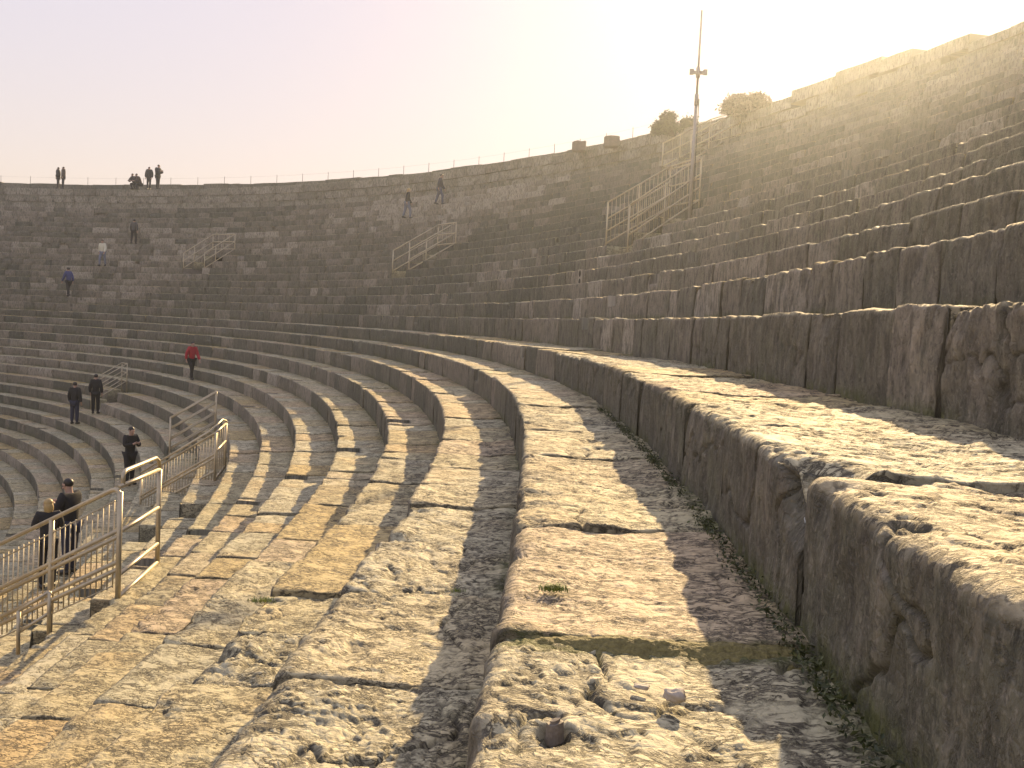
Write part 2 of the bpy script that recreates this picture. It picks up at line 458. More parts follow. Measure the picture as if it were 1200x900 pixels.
for k in range(KMIN, KMAX + 1):
    out = new_out()
    r_ = random.Random(1000 + k)
    js = JOINTS.get(k)
    s = S_MIN + r_.random()
    bounds = [s]
    while s < S_MAX:
        if js and js[0] - 1.6 < s < js[-1]:
            if s < js[0]:
                bounds.append(js[0])
            bounds += js[1:] if bounds[-1] == js[0] else js
            s = bounds[-1]; continue
        L = r_.choice([.45, .6, .7, .8, .9, 1.1, 1.3, 1.6] if k > 0 else [.6, .8, 1.0, 1.2, 1.3, 1.5, 1.8, 2.2]) * (1.0 + .1 * r_.random())
        s += L; bounds.append(s)
    spans = list(zip(bounds[:-1], bounds[1:]))
    for (p0, p1, ka, kb) in PITS:
        if ka <= k <= kb:
            ns = []
            for a, b in spans:
                if b <= p0 or a >= p1: ns.append((a, b)); continue
                if p0 - a > .12: ns.append((a, p0))
                if b - p1 > .12: ns.append((p1, b))
            spans = ns
    for (p0, p1, ka, kb) in PITS:
        if ka <= k <= kb:      # hidden strip added below the opening to join the cut row
            zz = zk(ka - 1) - .25
            q = np.array([[at(p0 - .4, dk(k) + .06, zz), at(p0 - .4, dk(k) + .6, zz)], [at(p1 + .4, dk(k) + .06, zz), at(p1 + .4, dk(k) + .6, zz)]])
            q2 = q.copy(); q2[..., 2] = zk(k - 1)
            V = np.stack([q2[0], q[0], q[1], q2[1]])
            n1, n2 = V.shape[:2]; idx = np.arange(8).reshape(4, 2) + out['n']
            out['F'].append(np.stack([idx[:-1, :-1], idx[1:, :-1], idx[1:, 1:], idx[:-1, 1:]], -1).reshape(-1, 4)); out['V'].append(V.reshape(-1, 3)); out['n'] += 8
            out['uv'].append(np.zeros((8, 2))); out['blk'].append(np.full((8, 4), .5, np.float32)); out['srf'].append(np.tile(np.array([1, .5, 0, 1], np.float32), (8, 1)))
    for a, b in spans:
        if b - a < .08: continue
        key = (k, round(a, 2))
        o = dict(dz=r_.gauss(0, .007), doff=r_.gauss(0, .006), rough=min(1.6, max(.2, r_.gauss(.75, .35))), rad=r_.uniform(.02, .045),
                 hue=r_.random(), seed=r_.randrange(1, 99999), gap=r_.uniform(.001, .005), tilt=r_.gauss(0, .004), notch=None, chipend=r_.random() ** 2 * 2)
        rb = region_bias(k, (a + b) / 2)
        o['rh'] = min(1, max(0, .36 + rb * .95 + r_.gauss(0, .22 if (a + b) / 2 < 14 else .24)))
        if (a + b) / 2 < 14: o['rh'] = min(.66, o['rh'] * .85)
        if k >= 1 and (a + b) / 2 < 26: o['rh'] = min(.95, o['rh'] + .27)  # risers above the near tread lightened, flare veil put into the stone colour
        elif k == 0 and (a + b) / 2 < 14: o['rh'] = min(.8, o['rh'] + .10)
        mid_ = (a + b) / 2
        if k >= -1 and mid_ > 26:      # newer pale stone beyond one stair, old dark stone before it
            wv = .8 * math.sin(k * 2.3)
            o['rh'] = min(1, max(0, o['rh'] + (.26 * float(sstep(70, 58, np.array(mid_))) if mid_ > 47 + wv else -.10)))
        if (a + b) / 2 > 40 and o['rad'] > .04: o['rad'] = .03
        if key in OVER:
            q = OVER[key]; o['dz'], o['doff'], o['rough'], o['rad'], o['hue'] = q; o['tilt'] = 0
        if k == 0 and abs(a - 2.62) < .01: o['broken'] = (2.66, .26, .22)
        if k == -1 and abs(a - .9) < .01: o['holes'] = [(1.885, .112, .036, .022)]
        for j, fn in STAIRS.items():
            c = fn(k)
            if a < c - .27 and b > c + .27 and KMIN < k < 17:
                o['notch'] = (c - .27, c + .27, .37, .2); break
            elif a < c + .3 and b > c - .3 and KMIN < k < 17:
                lo, hi = max(a + .03, c - .27), min(b - .03, c + .27)
                if hi - lo > .2: o['notch'] = (lo, hi, .37, .2); break
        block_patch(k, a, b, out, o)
    finish_patch('seat_row', out, ARENA)

# ---- rim wall, walkway, parapet, outside wall -------------------------------
OUTLINE = [(1300, -30), (1200, 20), (1155, 38), (1104, 60), (1097, 53), (1072, 52), (1050, 60), (1036, 64), (1028, 74), (1002, 74), (985, 78), (962, 93), (940, 101), (936, 113), (912, 117), (905, 121),
           (860, 136), (820, 145), (765, 157), (717, 168), (680, 177), (640, 182), (600, 187)]
def wall_s(px, d):
    best = min(np.linspace(10, 100, 3600), key=lambda q: abs(at(q, d).x / at(q, d).y - ray(px, 150).x / ray(px, 150).y))
    return float(best)
_rt = []
for _px, _py in OUTLINE:
    _s = wall_s(_px, D_WALL); _p = at(_s, D_WALL); _rt.append((_s, pix(_px, _py, math.hypot(_p.x, _p.y)).z))
_rt.sort()
_rs, _rz = [q[0] for q in _rt], [q[1] for q in _rt]
def rim_top(s):
    return float(np.interp(s, _rs + [_rs[-1] + 6], _rz + [9.3]))

def wall_band(name, d0, z_lo, z_hi, s0, s1, course, rough, riser_hue, thick, seed, jag=None):
    """coursed block wall facing the arena: courses of separate stones in one mesh, with a top face"""
    out = new_out(); r_ = random.Random(seed)
    n = max(1, round((z_hi(0) - z_lo) / course))
    ss = s0
    nc = n
    for c in range(nc):
        s = s0 - r_.random() * .5
        while s < s1:
            L = r_.uniform(.5, 1.5)
            if c == nc - 1 and jag: L = r_.uniform(.7, 2.2)
            a, b = s + .006, s + L - .006
            m = (a + b) / 2
            zt = z_hi(m)
            lo = z_lo + (zt - z_lo) * c / nc; hi = z_lo + (zt - z_lo) * (c + 1) / nc - .012
            if c == nc - 1 and jag: hi += jag(m, r_)
            th = thick if c == nc - 1 else .3
            do = r_.gauss(0, .012)
            us = np.linspace(a, b, max(2, int(L / .5)) + 1)
            pr = [(do, lo), (do, hi - .03), (do + .03, hi), (do + th, hi)]
            if jag: pr.append((do + th, lo - .3))
            pr = np.array(pr)
            U, Q = np.meshgrid(us, np.arange(len(pr)), indexing='ij')
            off = pr[Q, 0] + fbm(U * 2, pr[Q, 1] * 3, np.zeros_like(U) + seed, 9, 2) * .03
            z = pr[Q, 1] + np.where(Q > 0, fbm(U * 1.2, U * 0, np.zeros_like(U) + c + seed, 4, 2) * .03, 0)
            X, Y, NX, NY, _ = frame(U); d = d0 + off
            V = np.stack([X + NX * d, Y + NY * d, z], -1)
            e0 = V[0].copy(); e0[:, 2] = lo - .05; e1 = V[-1].copy(); e1[:, 2] = lo - .05
            V = np.concatenate([e0[None], V, e1[None]], 0)
            n1, n2 = V.shape[:2]; idx = np.arange(n1 * n2).reshape(n1, n2) + out['n']
            out['F'].append(np.stack([idx[:-1, :-1], idx[1:, :-1], idx[1:, 1:], idx[:-1, 1:]], -1).reshape(-1, 4)[:, ::-1])
            out['V'].append(V.reshape(-1, 3)); out['n'] += n1 * n2
            uu = np.concatenate([U[:1], U, U[-1:]], 0); qq = np.concatenate([Q[:1], Q, Q[-1:]], 0)
            out['uv'].append(np.stack([uu, pr[qq, 1] - lo], -1).reshape(-1, 2))
            bl = np.empty((n1 * n2, 4), np.float32); bl[:] = (r_.random(), min(1, max(0, r_.gauss(riser_hue, .14))), .4, 1); out['blk'].append(bl)
            rw = np.where(qq >= 2, .55, 1.0)
            out['srf'].append(np.stack([rw, np.zeros_like(rw), np.where(qq >= 1, .45, 0), np.ones_like(rw)], -1).reshape(-1, 4).astype(np.float32))
            s += L
    return finish_patch(name, out, ARENA)

Z18 = zk(18)
def rim_jag(m, r_):
    # broken top towards the ruined end of the rim
    if m < 37: return r_.uniform(-.05, .06)
    if m < 45: return r_.uniform(-.05, .1)
    return r_.uniform(-.03, .02)
wall_band('rim_wall', D_WALL, Z18 - .05, rim_top, S_MIN, S_MAX, .34, .4, .82, 2.7, 5, rim_jag)
wall_band('rim_parapet', 16.77, 9.0, lambda s: 10.0, 42, S_MAX, .5, .5, .45, .45, 9, lambda m, r_: r_.uniform(-.04, .04))

mb = MB()   # outer wall down to the street
ss = np.linspace(S_MIN, S_MAX, 60)
vs = []
for s in ss:
    vs += [at(s, 17.3, Z_FLOOR - .4), at(s, 17.25, 9.15), at(s, 16.6, 9.15)]
fs = []
for i in range(len(ss) - 1):
    for j in range(2): fs.append((i * 3 + j, (i + 1) * 3 + j, (i + 1) * 3 + j + 1, i * 3 + j + 1))
mb.add(vs, fs).build('outer_wall', simple('outer_stone', (.33, .28, .22), .9, 0, .3, .8), ARENA)

# ---- vomitorium shafts: floor, flanks, doorway -----------------------------
for (p0, p1, ka, kb) in PITS:
    low = ka >= 0
    zf = zk(ka - 1) + .01 if low else zk(ka - 1) + .01
    if low: zf = zk(ka - 1) + .02
    dfront, dback = dk(ka) + .06, dk(kb + 1) + .05
    f = MB()
    n = 6
    # flank stones under the cut rows
    for s_, sg_ in ((p0, -1), (p1, 1)):
        for k in range(ka, kb + 1):
            a, b = dk(k) + .05, dk(k + 1) + .05
            zt = zk(k) - .05
            i0, i1 = s_ + sg_ * .01, s_ + sg_ * .22
            q = [at(i0, a, zf - .4), at(i0, b, zf - .4), at(i0, b, zt), at(i0, a, zt), at(i1, a, zf - .4), at(i1, b, zf - .4), at(i1, b, zt), at(i1, a, zt)]
            f.add(q, [(0, 1, 2, 3), (4, 7, 6, 5), (0, 4, 5, 1), (3, 2, 6, 7), (1, 5, 6, 2), (0, 3, 7, 4)])
    M_FL = M_STONE
    # back wall with an opening when it is deep enough
    zt = zk(kb + 1) - .1
    q = [at(p0 - .1, dback, zf - .4), at(p1 + .1, dback, zf - .4), at(p1 + .1, dback, zt), at(p0 - .1, dback, zt)]
    if low:
        w = (p1 - p0); m0, m1 = p0 + .2, p1 - .2; zd = zf + (zt - zf) * .86
        def rect(a, b, z0, z1): f.add([at(a, dback, z0), at(b, dback, z0), at(b, dback, z1), at(a, dback, z1)], [(0, 1, 2, 3)])
        rect(p0 - .1, m0, zf - .4, zt); rect(m1, p1 + .1, zf - .4, zt); rect(m0, m1, zd, zt)
    else:
        f.add(q, [(0, 1, 2, 3)])
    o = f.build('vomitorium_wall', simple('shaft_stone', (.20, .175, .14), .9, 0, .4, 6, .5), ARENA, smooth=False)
    fl = MB()
    q = [at(p0 - .05, dfront - .05, zf), at(p1 + .05, dfront - .05, zf), at(p1 + .05, dback + .02, zf), at(p0 - .05, dback + .02, zf)]
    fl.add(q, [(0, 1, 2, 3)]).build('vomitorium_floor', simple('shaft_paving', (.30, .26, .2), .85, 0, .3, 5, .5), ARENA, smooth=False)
    if low:
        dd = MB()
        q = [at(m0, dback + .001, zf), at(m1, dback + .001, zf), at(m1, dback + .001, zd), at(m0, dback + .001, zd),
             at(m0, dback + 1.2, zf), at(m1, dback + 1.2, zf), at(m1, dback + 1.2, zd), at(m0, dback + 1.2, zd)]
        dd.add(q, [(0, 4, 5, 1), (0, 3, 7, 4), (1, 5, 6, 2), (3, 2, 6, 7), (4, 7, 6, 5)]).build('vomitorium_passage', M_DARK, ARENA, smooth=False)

# ---- ground and arena floor --------------------------------------------------
g = MB(); q = 320
g.add([(-q, -q, Z_FLOOR - .45), (q, -q, Z_FLOOR - .45), (q, q, Z_FLOOR - .45), (-q, q, Z_FLOOR - .45)], [(0, 1, 2, 3)])
tag(g.build('ground', M_OUT), kind='structure')
g = MB(); vs = [at(s, dk(KMIN) + .2, Z_FLOOR - .05) for s in np.linspace(S_MIN, S_MAX, 50)]
g.add(vs + [Vector((-45, 5, Z_FLOOR - .05))], [(i, i + 1, 50) for i in range(49)] + [(49, 0, 50)])
tag(g.build('arena_floor', M_EARTH, smooth=False), kind='structure')

# ------------------------------------------------------------------ railings
def railing(label, posts, rails, bars=(), group='metal railings round the stair openings', r=.024, rp=.024, rb=.008, origin=None):
    """posts: (foot, top); rails: polylines; bars: (bottom, top)"""
    o = Vector(origin if origin is not None else posts[0][0])
    e = empty('railing', o, label, 'railing', group)
    for a, b in posts: MB().tube([a - o, b - o], rp, 8).build('post', M_RAIL, e)
    for pl in rails: MB().tube([p - o for p in pl], r, 8).build('rail', M_RAIL, e)
    for a, b in bars: MB().tube([a - o, b - o], rb, 5).build('baluster', M_RAIL, e)
    return e

def lerp(a, b, t): return a + (b - a) * t
UP = Vector((0, 0, 1))
def side(a, b, h, nb, levels, bend=.0, rails=None):
    """feet a..b (any slope), height h: returns rails at fractions `levels` and balusters"""
    rl = [[a + UP * (h * f), b + UP * (h * f)] for f in levels]
    bars = [(lerp(a, b, (i + 1) / (nb + 1)) + UP * h * levels[0], lerp(a, b, (i + 1) / (nb + 1)) + UP * h * levels[-1]) for i in range(nb)]
    return rl, bars

def rounded_top(a, b, h, rr=.10):
    """a top rail that bends down into its end post at b"""
    d = (b - a); dn = d.normalized()
    pts = [a + UP * h, b + UP * h - dn * rr]
    for i in range(1, 5):
        q = PI / 2 * i / 4
        pts.append(b + UP * h - dn * rr * (1 - math.sin(q)) - UP * rr * (1 - math.cos(q)))
    return pts

def u_railing(label, s0, s1, dlo, dhi, zlo, zhi, h, nb, first=True):
    """U-shaped guard round an upper opening: two sloping flanks and a level cross at the top"""
    A0, A1 = at(s0, dlo, zlo), at(s0, dhi, zhi); B0, B1 = at(s1, dlo, zlo), at(s1, dhi, zhi)
    posts = []; rails = []; bars = []
    for a, b in ((A0, A1), (B0, B1)):
        m = lerp(a, b, .36)
        posts += [(a - UP * .1, a + UP * h), (m - UP * .15, m + UP * h), (b - UP * .25, b + UP * h)]
        rl, bs = side(a, b, h, nb, (.18, .58, .985))
        rails += rl; bars += bs
    rl, bs = side(A1, B1, h, 3, (.18, .58, .985)); rails += rl; bars += bs
    return railing(label, posts, rails, bars, rb=.009, r=.028, rp=.028)

U_H = 1.05
# large one in front of the mast
def on_plane(s_, px, py):
    '''point of the radial plane at s_ seen at a pixel'''
    x, y, nx, ny, _ = frame(s_); r = ray(px, py)
    d = (r.x * y - r.y * x) / (r.y * nx - r.x * ny)
    X, Y = x + nx * d, y + ny * d
    return Vector((float(X), float(Y), float(EYE + r.z * (Y / r.y))))
def big_railing():
    h = 1.12
    N0, N1 = on_plane(26.55, 738, 240), on_plane(26.55, 822, 184)
    F0, F1 = on_plane(28.05, 712.5, 237), on_plane(28.05, 786, 195)
    posts, rails, bars = [], [], []
    for a, b, n in ((N0, N1, 16), (F0, F1, 14)):
        for t_ in (0, .5, 1): posts.append((lerp(a, b, t_) - UP * (h + .45), lerp(a, b, t_)))
        for f in (0, .40, .70, 1.0): rails.append([a - UP * h * f, b - UP * h * f])
        for i in range(n):
            p = lerp(a, b, (i + 1) / (n + 1)); bars.append((p - UP * h, p))
    for f in (0, .08, .5, 1.0): rails.append([F1 - UP * h * f, N1 - UP * h * f])
    for i in range(4):
        p = lerp(F1, N1, (i + 1) / 5); bars.append((p - UP * h, p))
    railing('long pale metal railing with upright bars sloping up to the foot of the tall mast', posts, rails, bars, r=.022, rp=.022, rb=.008, origin=N0 - UP * (h + .45))
big_railing()
u_railing('sloping metal railing on the seating below the couple climbing the steps', 45.95, 47.6, dk(6) + .1, dk(9) + .1, zk(5) + .2, zk(8) + .25, 1.15, 0)
u_railing('small distant railing over a dark opening on the far left seating', 66.8, 68.6, dk(7) + .1, dk(10) + .1, zk(6) + .2, zk(9) + .25, 1.15, 0)
u_railing('pale railing near the ruined rim behind the tall mast, half lost in glare', 36.7, 38.5, dk(16) + .1, D_WALL + .05, zk(15) + .2, zk(18) + .1, 1.15, 4)

def low_railing(label, s_, dlo, dhi, zlo, zhi, h, levels, gap=.35):
    """pair of parallel sloping flank rails"""
    posts = []; rails = []
    for ds in (0, gap):
        a, b = at(s_ + ds, dlo, zlo), at(s_ + ds, dhi, zhi)
        posts += [(a - UP * .1, a + UP * h), (b - UP * .1, b + UP * h)]
        rails += side(a, b, h, 0, levels)[0]
    a, b = at(s_, dhi, zhi), at(s_ + gap, dhi, zhi)
    for f in levels: rails.append([a + UP * h * f, b + UP * h * f])
    return railing(label, posts, rails, (), r=.022, rp=.024)
low_railing('metal railing with bare parallel rails behind the person in the dark coat', 34.3, dk(-9) + .05, dk(-7) - .15, zk(-10) + .1, zk(-8) + .02, 1.35, (.3, .52, .75, .99))
low_railing('small dark railing beside two people in black standing on the far left', 54.6, dk(-9) + .05, dk(-7) - .1, zk(-10) + .1, zk(-8) + .02, 1.25, (.35, .66, .99), .8)

# near guard rail: sloping flank, short cross, with balusters
A1 = Vector((-4.37, 11.84, zk(-8))); B1 = Vector((-4.57, 13.74, zk(-8) + .42))
def near_guard():
    t1 = pix(141, 570, 12.66); f1 = pix(140, 703, 12.66); f1 = Vector((t1.x, t1.y, f1.z))
    t2 = pix(187, 550, 14.5); f2 = pix(186, 662, 14.5); f2 = Vector((t2.x, t2.y, f2.z))
    # flank drops along the slope of the seating, towards the arena
    nrm = at(12.2, dk(-11), 0) - at(12.2, dk(-8), 0); nrm.z = zk(-11) - zk(-8); nrm = nrm * .93
    t0 = pix(45, 616, 13.6); sl = t0 - t1
    t0 = t1 + sl * 1.75
    h = 1.18
    posts = [(f1 - UP * .05, t1 - UP * .06), (f2 - UP * .05, t2)]
    e1 = t1 + sl * .83
    posts.append((e1 - UP * (h + .25), e1))
    e2 = t1 + sl * 1.75
    posts.append((e2 - UP * (h + .2), e2))
    rails = []
    # thick flank rails, the top one bending into the corner post
    top = [t0, t1 - sl.normalized() * -.14]
    for i in range(1, 6):
        q = PI / 2 * i / 5
        top.append(t1 + sl.normalized() * .14 * (1 - math.sin(q)) - UP * .12 * (1 - math.cos(q)))
    rails.append(top)
    for dz in (.50, .57, .86, .95):
        rails.append([t0 - UP * (dz + .06), t1 - UP * dz])
    thin = []
    for dz in (.14, 1.12):
        thin.append([t0 - UP * (dz + .06), t1 + sl * .06 - UP * dz])
    # cross: raised hand rail plus four rails
    u = (t2 - t1)
    hr = [t1 + u * .06, t1 + u * .06 + UP * .13, t1 + u * .12 + UP * .16, t1 + u * .88 + UP * .17, t1 + u * .97 + UP * .12, t2 + UP * .02]
    rails.append(hr)
    for f in (0, .40, .78, .98):
        rails.append([lerp(t1, f1, f) , lerp(t2, f2, f * .99)])
    bars = []
    for i in range(1, 26):
        p = t1 + sl * (i * 1.72 / 26)
        bars.append((p - UP * 1.14, p - UP * .14))
    cb = []
    o = Vector(f1)
    e = empty('railing', o, 'near railing of thick rounded bars with thin balusters, leading down past the man', 'railing', 'metal railings round the stair openings')
    for a, b in posts: MB().tube([a - o, b - o], .032, 10).build('post', M_RAIL, e)
    for pl in rails: MB().tube([p - o for p in pl], .026, 10).build('rail', M_RAIL, e)
    for pl in thin: MB().tube([p - o for p in pl], .009, 6).build('rail', M_RAIL, e)
    for a, b in bars: MB().tube([a - o, b - o], .0085, 6).build('baluster', M_RAIL, e)
    return e
near_guard()

def far_guard():
    t1 = pix(253, 507, 24.4); f1 = pix(253, 563, 24.4); f1 = Vector((t1.x, t1.y, f1.z))
    t2 = pix(265, 496, 26.6); f2 = pix(264, 548, 26.6); f2 = Vector((t2.x, t2.y, f2.z))
    t0 = pix(187, 546, 26.0)
    sl = t0 - t1; h = t1.z - f1.z
    t0 = t1 + sl * 1.35
    o = Vector(f1)
    posts = [(f1 - UP * .1, t1), (f2 - UP * .1, t2), (t1 + sl * 1.0 - UP * (h + .1), t1 + sl * 1.0), (t0 - UP * (h + .1), t0)]
    hr = [t0 + UP * .10, t1 + sl * .1 + UP * .12, t1 + (t2 - t1) * .6 + UP * .17, t2 + UP * .06, t2 - UP * .04]
    rails = [hr, [t0, t1 + sl * .05, t1]]
    for f in (.44, .52, .80, .99): rails.append([t0 - UP * h * f, t1 - UP * h * f])
    for f in (0, .40, .98): rails.append([t1 - UP * h * f, t2 - UP * h * f])
    bars = []
    for i in range(1, 26):
        p = t1 + sl * (i * 1.35 / 26); bars.append((p - UP * h * .99, p - UP * h * .02))
    for i in range(1, 5):
        p = lerp(t1, t2, i / 5); bars.append((p - UP * h * .98, p))
    return railing('railing with thin upright bars and a curved end beyond the nearest railing', posts, rails, bars, r=.026, rp=.03, rb=.009, origin=o)
far_guard()

def corner_guard():
    # low lit rail end at the left edge, in front of the near flank
    a = pix(58, 693, 12.9); f = pix(58, 737, 12.9); f = Vector((a.x, a.y, f.z - .03))
    b = pix(22, 716, 13.0); fb = b - UP * 1.0
    o = Vector(f)
    return railing('short reddish post with a low rail at the left edge below the nearest railing',
                   [(f, a), (b - UP * .5, b)], [[b, a], [b - UP * .25, a - UP * .25]], [], r=.018, rp=.024, origin=o)
corner_guard()

# ------------------------------------------------------------------ mast
def mast():
    base = pix(808, 252, 27.2)
    top = pix(822, 12, 27.2); top = Vector((base.x, base.y, top.z))
    o = base; hgt = top.z - base.z
    e = empty('mast', o, 'tall slender grey mast with a small crossbar rising above the railing', 'mast')
    lean = Vector((.008, 0, 1)).normalized()
    zl = hgt * .58
    MB().tube([(0, 0, -.3), lean * zl], .045, 12, r1=.040).build('lower_pole', M_MAST, e)
    MB().tube([lean * zl, lean * hgt], .030, 10, r1=.025).build('upper_pole', M_MAST, e)
    MB().tube([lean * (zl - .22), lean * (zl + .06)], .052, 12).build('sleeve', M_MAST, e)
    zc = pix(818, 85, 27.2).z - base.z
    c = lean * zc
    MB().box(c, (.42, .09, .07)).box(c + Vector((-.17, -.05, 0)), (.1, .1, .13)).box(c + Vector((.17, -.05, 0)), (.1, .1, .13)).build('crossbar', M_MAST, e, smooth=False)
    MB().tube([c - UP * .13, c + UP * .13], .055, 10).build('clamp', M_MAST, e)
    MB().box((0, 0, -.18), (.3, .3, .03)).build('base_plate', M_MAST, e, smooth=False)
    MB().tube([(.055, -.03, 0), lean * (zl * .98) + Vector((.06, -.03, 0))], .012, 5).build('cable', M_DARK, e)
mast()

# ------------------------------------------------------------------ wire posts along the rim
def rim_wire():
    o = at(60, 17.0, 10.0)
    e = empty('lightning_wire', o, 'row of tiny upright pins joined by a thin wire along the rim', 'wire')
    tops = []
    s = 45.0
    mw = M_DARK
    while s < 92:
        f = at(s, 17.0, 9.95); t = f + UP * .62
        p = MB().tube([f - o, t - o], .015, 5).build('pin', mw, e); tops.append(t - UP * .08 - o); s += 1.78
    MB().tube(tops, .003, 4).build('wire', mw, e)
rim_wire()

# stone stubs standing on the rim
def stub(px0, px1, py0, D, label, seed):
    a, b = pix(px0, py0, D), pix(px1, py0, D)
    w = (b - a).length; c = (a + b) / 2; zt = c.z
    out = MB(); n = 7; r_ = random.Random(seed)
    base = zt - w * .72
    c = Vector((c.x, c.y, base)); hgt = zt - base
    ax = (b - a).normalized(); ay = Vector((-ax.y, ax.x, 0))
    bm = bmesh.new(); bmesh.ops.create_cube(bm, size=1)
    bmesh.ops.bevel(bm, geom=bm.edges[:], offset=.07, segments=2, affect='EDGES')
    bmesh.ops.subdivide_edges(bm, edges=bm.edges[:], cuts=2, use_grid_fill=True)
    for v in bm.verts:
        q = v.co.copy()
        k_ = 1 + .10 * math.sin(7 * q.x + seed) * math.cos(5 * q.y) + r_.uniform(-.02, .02)
        v.co = ax * (q.x * w * k_) + ay * (q.y * w * .9 * k_) + UP * ((q.z + .5) * hgt * (1 + .06 * math.sin(9 * q.x + seed)))
    me = bpy.data.meshes.new('stone_stub'); bm.to_mesh(me); bm.free()
    o = link('stone_stub', me, simple('stub_stone', (.20, .16, .125), .9, 0, .35, 7, .6)); o.location = c
    tag(o, label, 'stone block')
stub(671, 687, 166, 52.2, 'squared dark stone stub on the rim, the lower-lying of the two left of the bushes', 3)
stub(708.5, 726, 160, 49.8, 'squared stone stub on the rim nearest the rounded green bush', 8)

# speaker-like stone frame with two round holes on a riser
def vent_block():
    c = at(25.27, dk(5) + .0, 0); a = pix(678, 325, 25.5)
    z = zk(3) + .24
    p = at(25.05, dk(4) - .012, zk(3) + .215)
    th = float(frame(25.05)[4])
    e = empty('pipe_niche', p, 'pale frame with two round dark holes, one above the other, set in a riser', 'vent', rz=th - PI)
    MB().box((0, 0, 0), (.34, .05, .40)).build('frame', simple('frame_stone', (.3, .27, .22), .8, 0, .2, 12), e, smooth=False)
    for dz in (.10, -.10):
        MB().tube([(0, -.03, dz), (0, .035, dz)], .078, 16).build('hole', M_DARK, e, smooth=False)
        MB().tube([(0, -.035, dz), (0, .045, dz)], .088, 16).build('pipe', M_DARK, e, smooth=False) if False else None
vent_block()

# ------------------------------------------------------------------ plants
def leaf_material(name, c0, c1, trans=.25):
    m, nt, b = new_mat(name); g = N(nt)
    at_ = g.n('ShaderNodeAttribute', attribute_name='tint')
    g.l(g.mix(at_.outputs['Fac'], c0, c1), b.inputs['Base Color'])
    b.inputs['Roughness'].default_value = .6
    return m
M_BUSH = leaf_material('bush_leaf', (.035, .045, .018), (.11, .115, .05))
M_DRY = leaf_material('dry_bush_leaf', (.12, .085, .06), (.24, .18, .13))
M_GRASS = leaf_material('grass_blade', (.09, .13, .02), (.22, .27, .045))
M_MOSS = leaf_material('moss_leaf', (.025, .035, .010), (.085, .10, .022))
M_MOSS2 = simple('wet_moss', (.185, .155, .05), .8, 0, .8, 90, 1.0)
M_TWIG = simple('twig', (.08, .06, .04), .9)

def leaf_mesh(name, pts, size, r_, mat, parent=None, flat=0.0):
    vs = []; fs = []; tint = []
    for p in pts:
        a = Vector((r_.gauss(0, 1), r_.gauss(0, 1), r_.gauss(0, 1) + flat * 2)).normalized()
        t = a.cross(Vector((r_.gauss(0, 1), r_.gauss(0, 1), r_.gauss(0, 1)))).normalized(); u = a.cross(t)
        s = size * r_.uniform(.6, 1.4); q = Vector(p); b = len(vs)
        vs += [q - t * s, q + u * s * .45 + a * s * .1, q + t * s, q - u * s * .45 + a * s * .1]; fs.append((b, b + 1, b + 2, b + 3))
        k = r_.random(); tint += [k] * 4
    me = bpy.data.meshes.new(name); me.from_pydata([tuple(v) for v in vs], [], fs); me.update()
    at_ = me.attributes.new('tint', 'FLOAT', 'POINT'); at_.data.foreach_set('value', tint)
    return link(name, me, mat, parent)

def bush(px0, px1, ptop, pbase, D, label, mat, seed, n=6500):
    r_ = random.Random(seed)
    a, b = pix(px0, pbase, D), pix(px1, pbase, D)
    w = (b - a).length / 2; c = (a + b) / 2; hgt = pix((px0 + px1) / 2, ptop, D).z - c.z
    e = empty('bush', c, label, 'bush', 'bushes growing on the ruined rim')
    clumps = []
    for i in range(34):
        q = r_.uniform(-1, 1); zz = r_.uniform(-.05, .85) * math.sqrt(max(.05, 1 - q * q * .9))
        clumps.append((q * w * .85, r_.uniform(-.6, .6) * w * .6, zz * hgt * .85, r_.uniform(.16, .30) * w))
    pts = []
    ax = (b - a).normalized(); ay = Vector((-ax.y, ax.x, 0))
    for i in range(n):
        cx, cy, cz, cr = r_.choice(clumps)
        d = Vector((r_.gauss(0, 1), r_.gauss(0, 1), r_.gauss(0, 1))).normalized() * cr * (r_.uniform(.5, 1.1) if r_.random() < .85 else r_.uniform(1.1, 1.6))
        p = Vector((cx, cy, cz)) + d
        if p.z < -.1: continue
        pts.append(ax * p.x + ay * p.y + UP * p.z)
    leaf_mesh('foliage', pts, .062, r_, mat, e)
    tw = MB()
    for cx, cy, cz, cr in clumps:
        p = ax * cx + ay * cy + UP * cz
        tw.tube([UP * -.25, p * .4 - UP * .1, p * .9], .014, 5, r1=.006)
    tw.build('stems', M_TWIG, e)
bush(764, 817, 129, 154, 46.0, 'rounded dark green bush on the rim behind the mast', M_BUSH, 4)
bush(846, 906, 109, 131, 41.8, 'wide dry brownish bush on the broken rim right of the mast', M_DRY, 5, 6500)

def blades(name, c, n, h, spread, r_, mat, label, cat='weed', group=None, kind=None):
    vs = []; fs = []; tint = []
    for i in range(n):
        q = Vector((r_.gauss(0, spread), r_.gauss(0, spread * .7), 0)); d = r_.uniform(0, 2 * PI)
        ln = h * r_.uniform(.5, 1.2); w = h * .10
        dr = Vector((math.cos(d), math.sin(d), 0)); sd_ = Vector((-dr.y, dr.x, 0))
        b = len(vs)
        vs += [q - sd_ * w - UP * .005, q + sd_ * w - UP * .005, q + dr * ln * .4 + sd_ * w * .8 + UP * ln * .6, q + dr * ln * .4 - sd_ * w * .8 + UP * ln * .6, q + dr * ln + UP * ln * .75]
        fs += [(b, b + 1, b + 2, b + 3), (b + 3, b + 2, b + 4)]; k = r_.random(); tint += [k] * 5
    me = bpy.data.meshes.new(name); me.from_pydata([tuple(v) for v in vs], [], fs); me.update()
    a = me.attributes.new('tint', 'FLOAT', 'POINT'); a.data.foreach_set('value', tint)
    o = link(name, me, mat); o.location = c
    return tag(o, label, cat, group, kind)
r_ = random.Random(21)
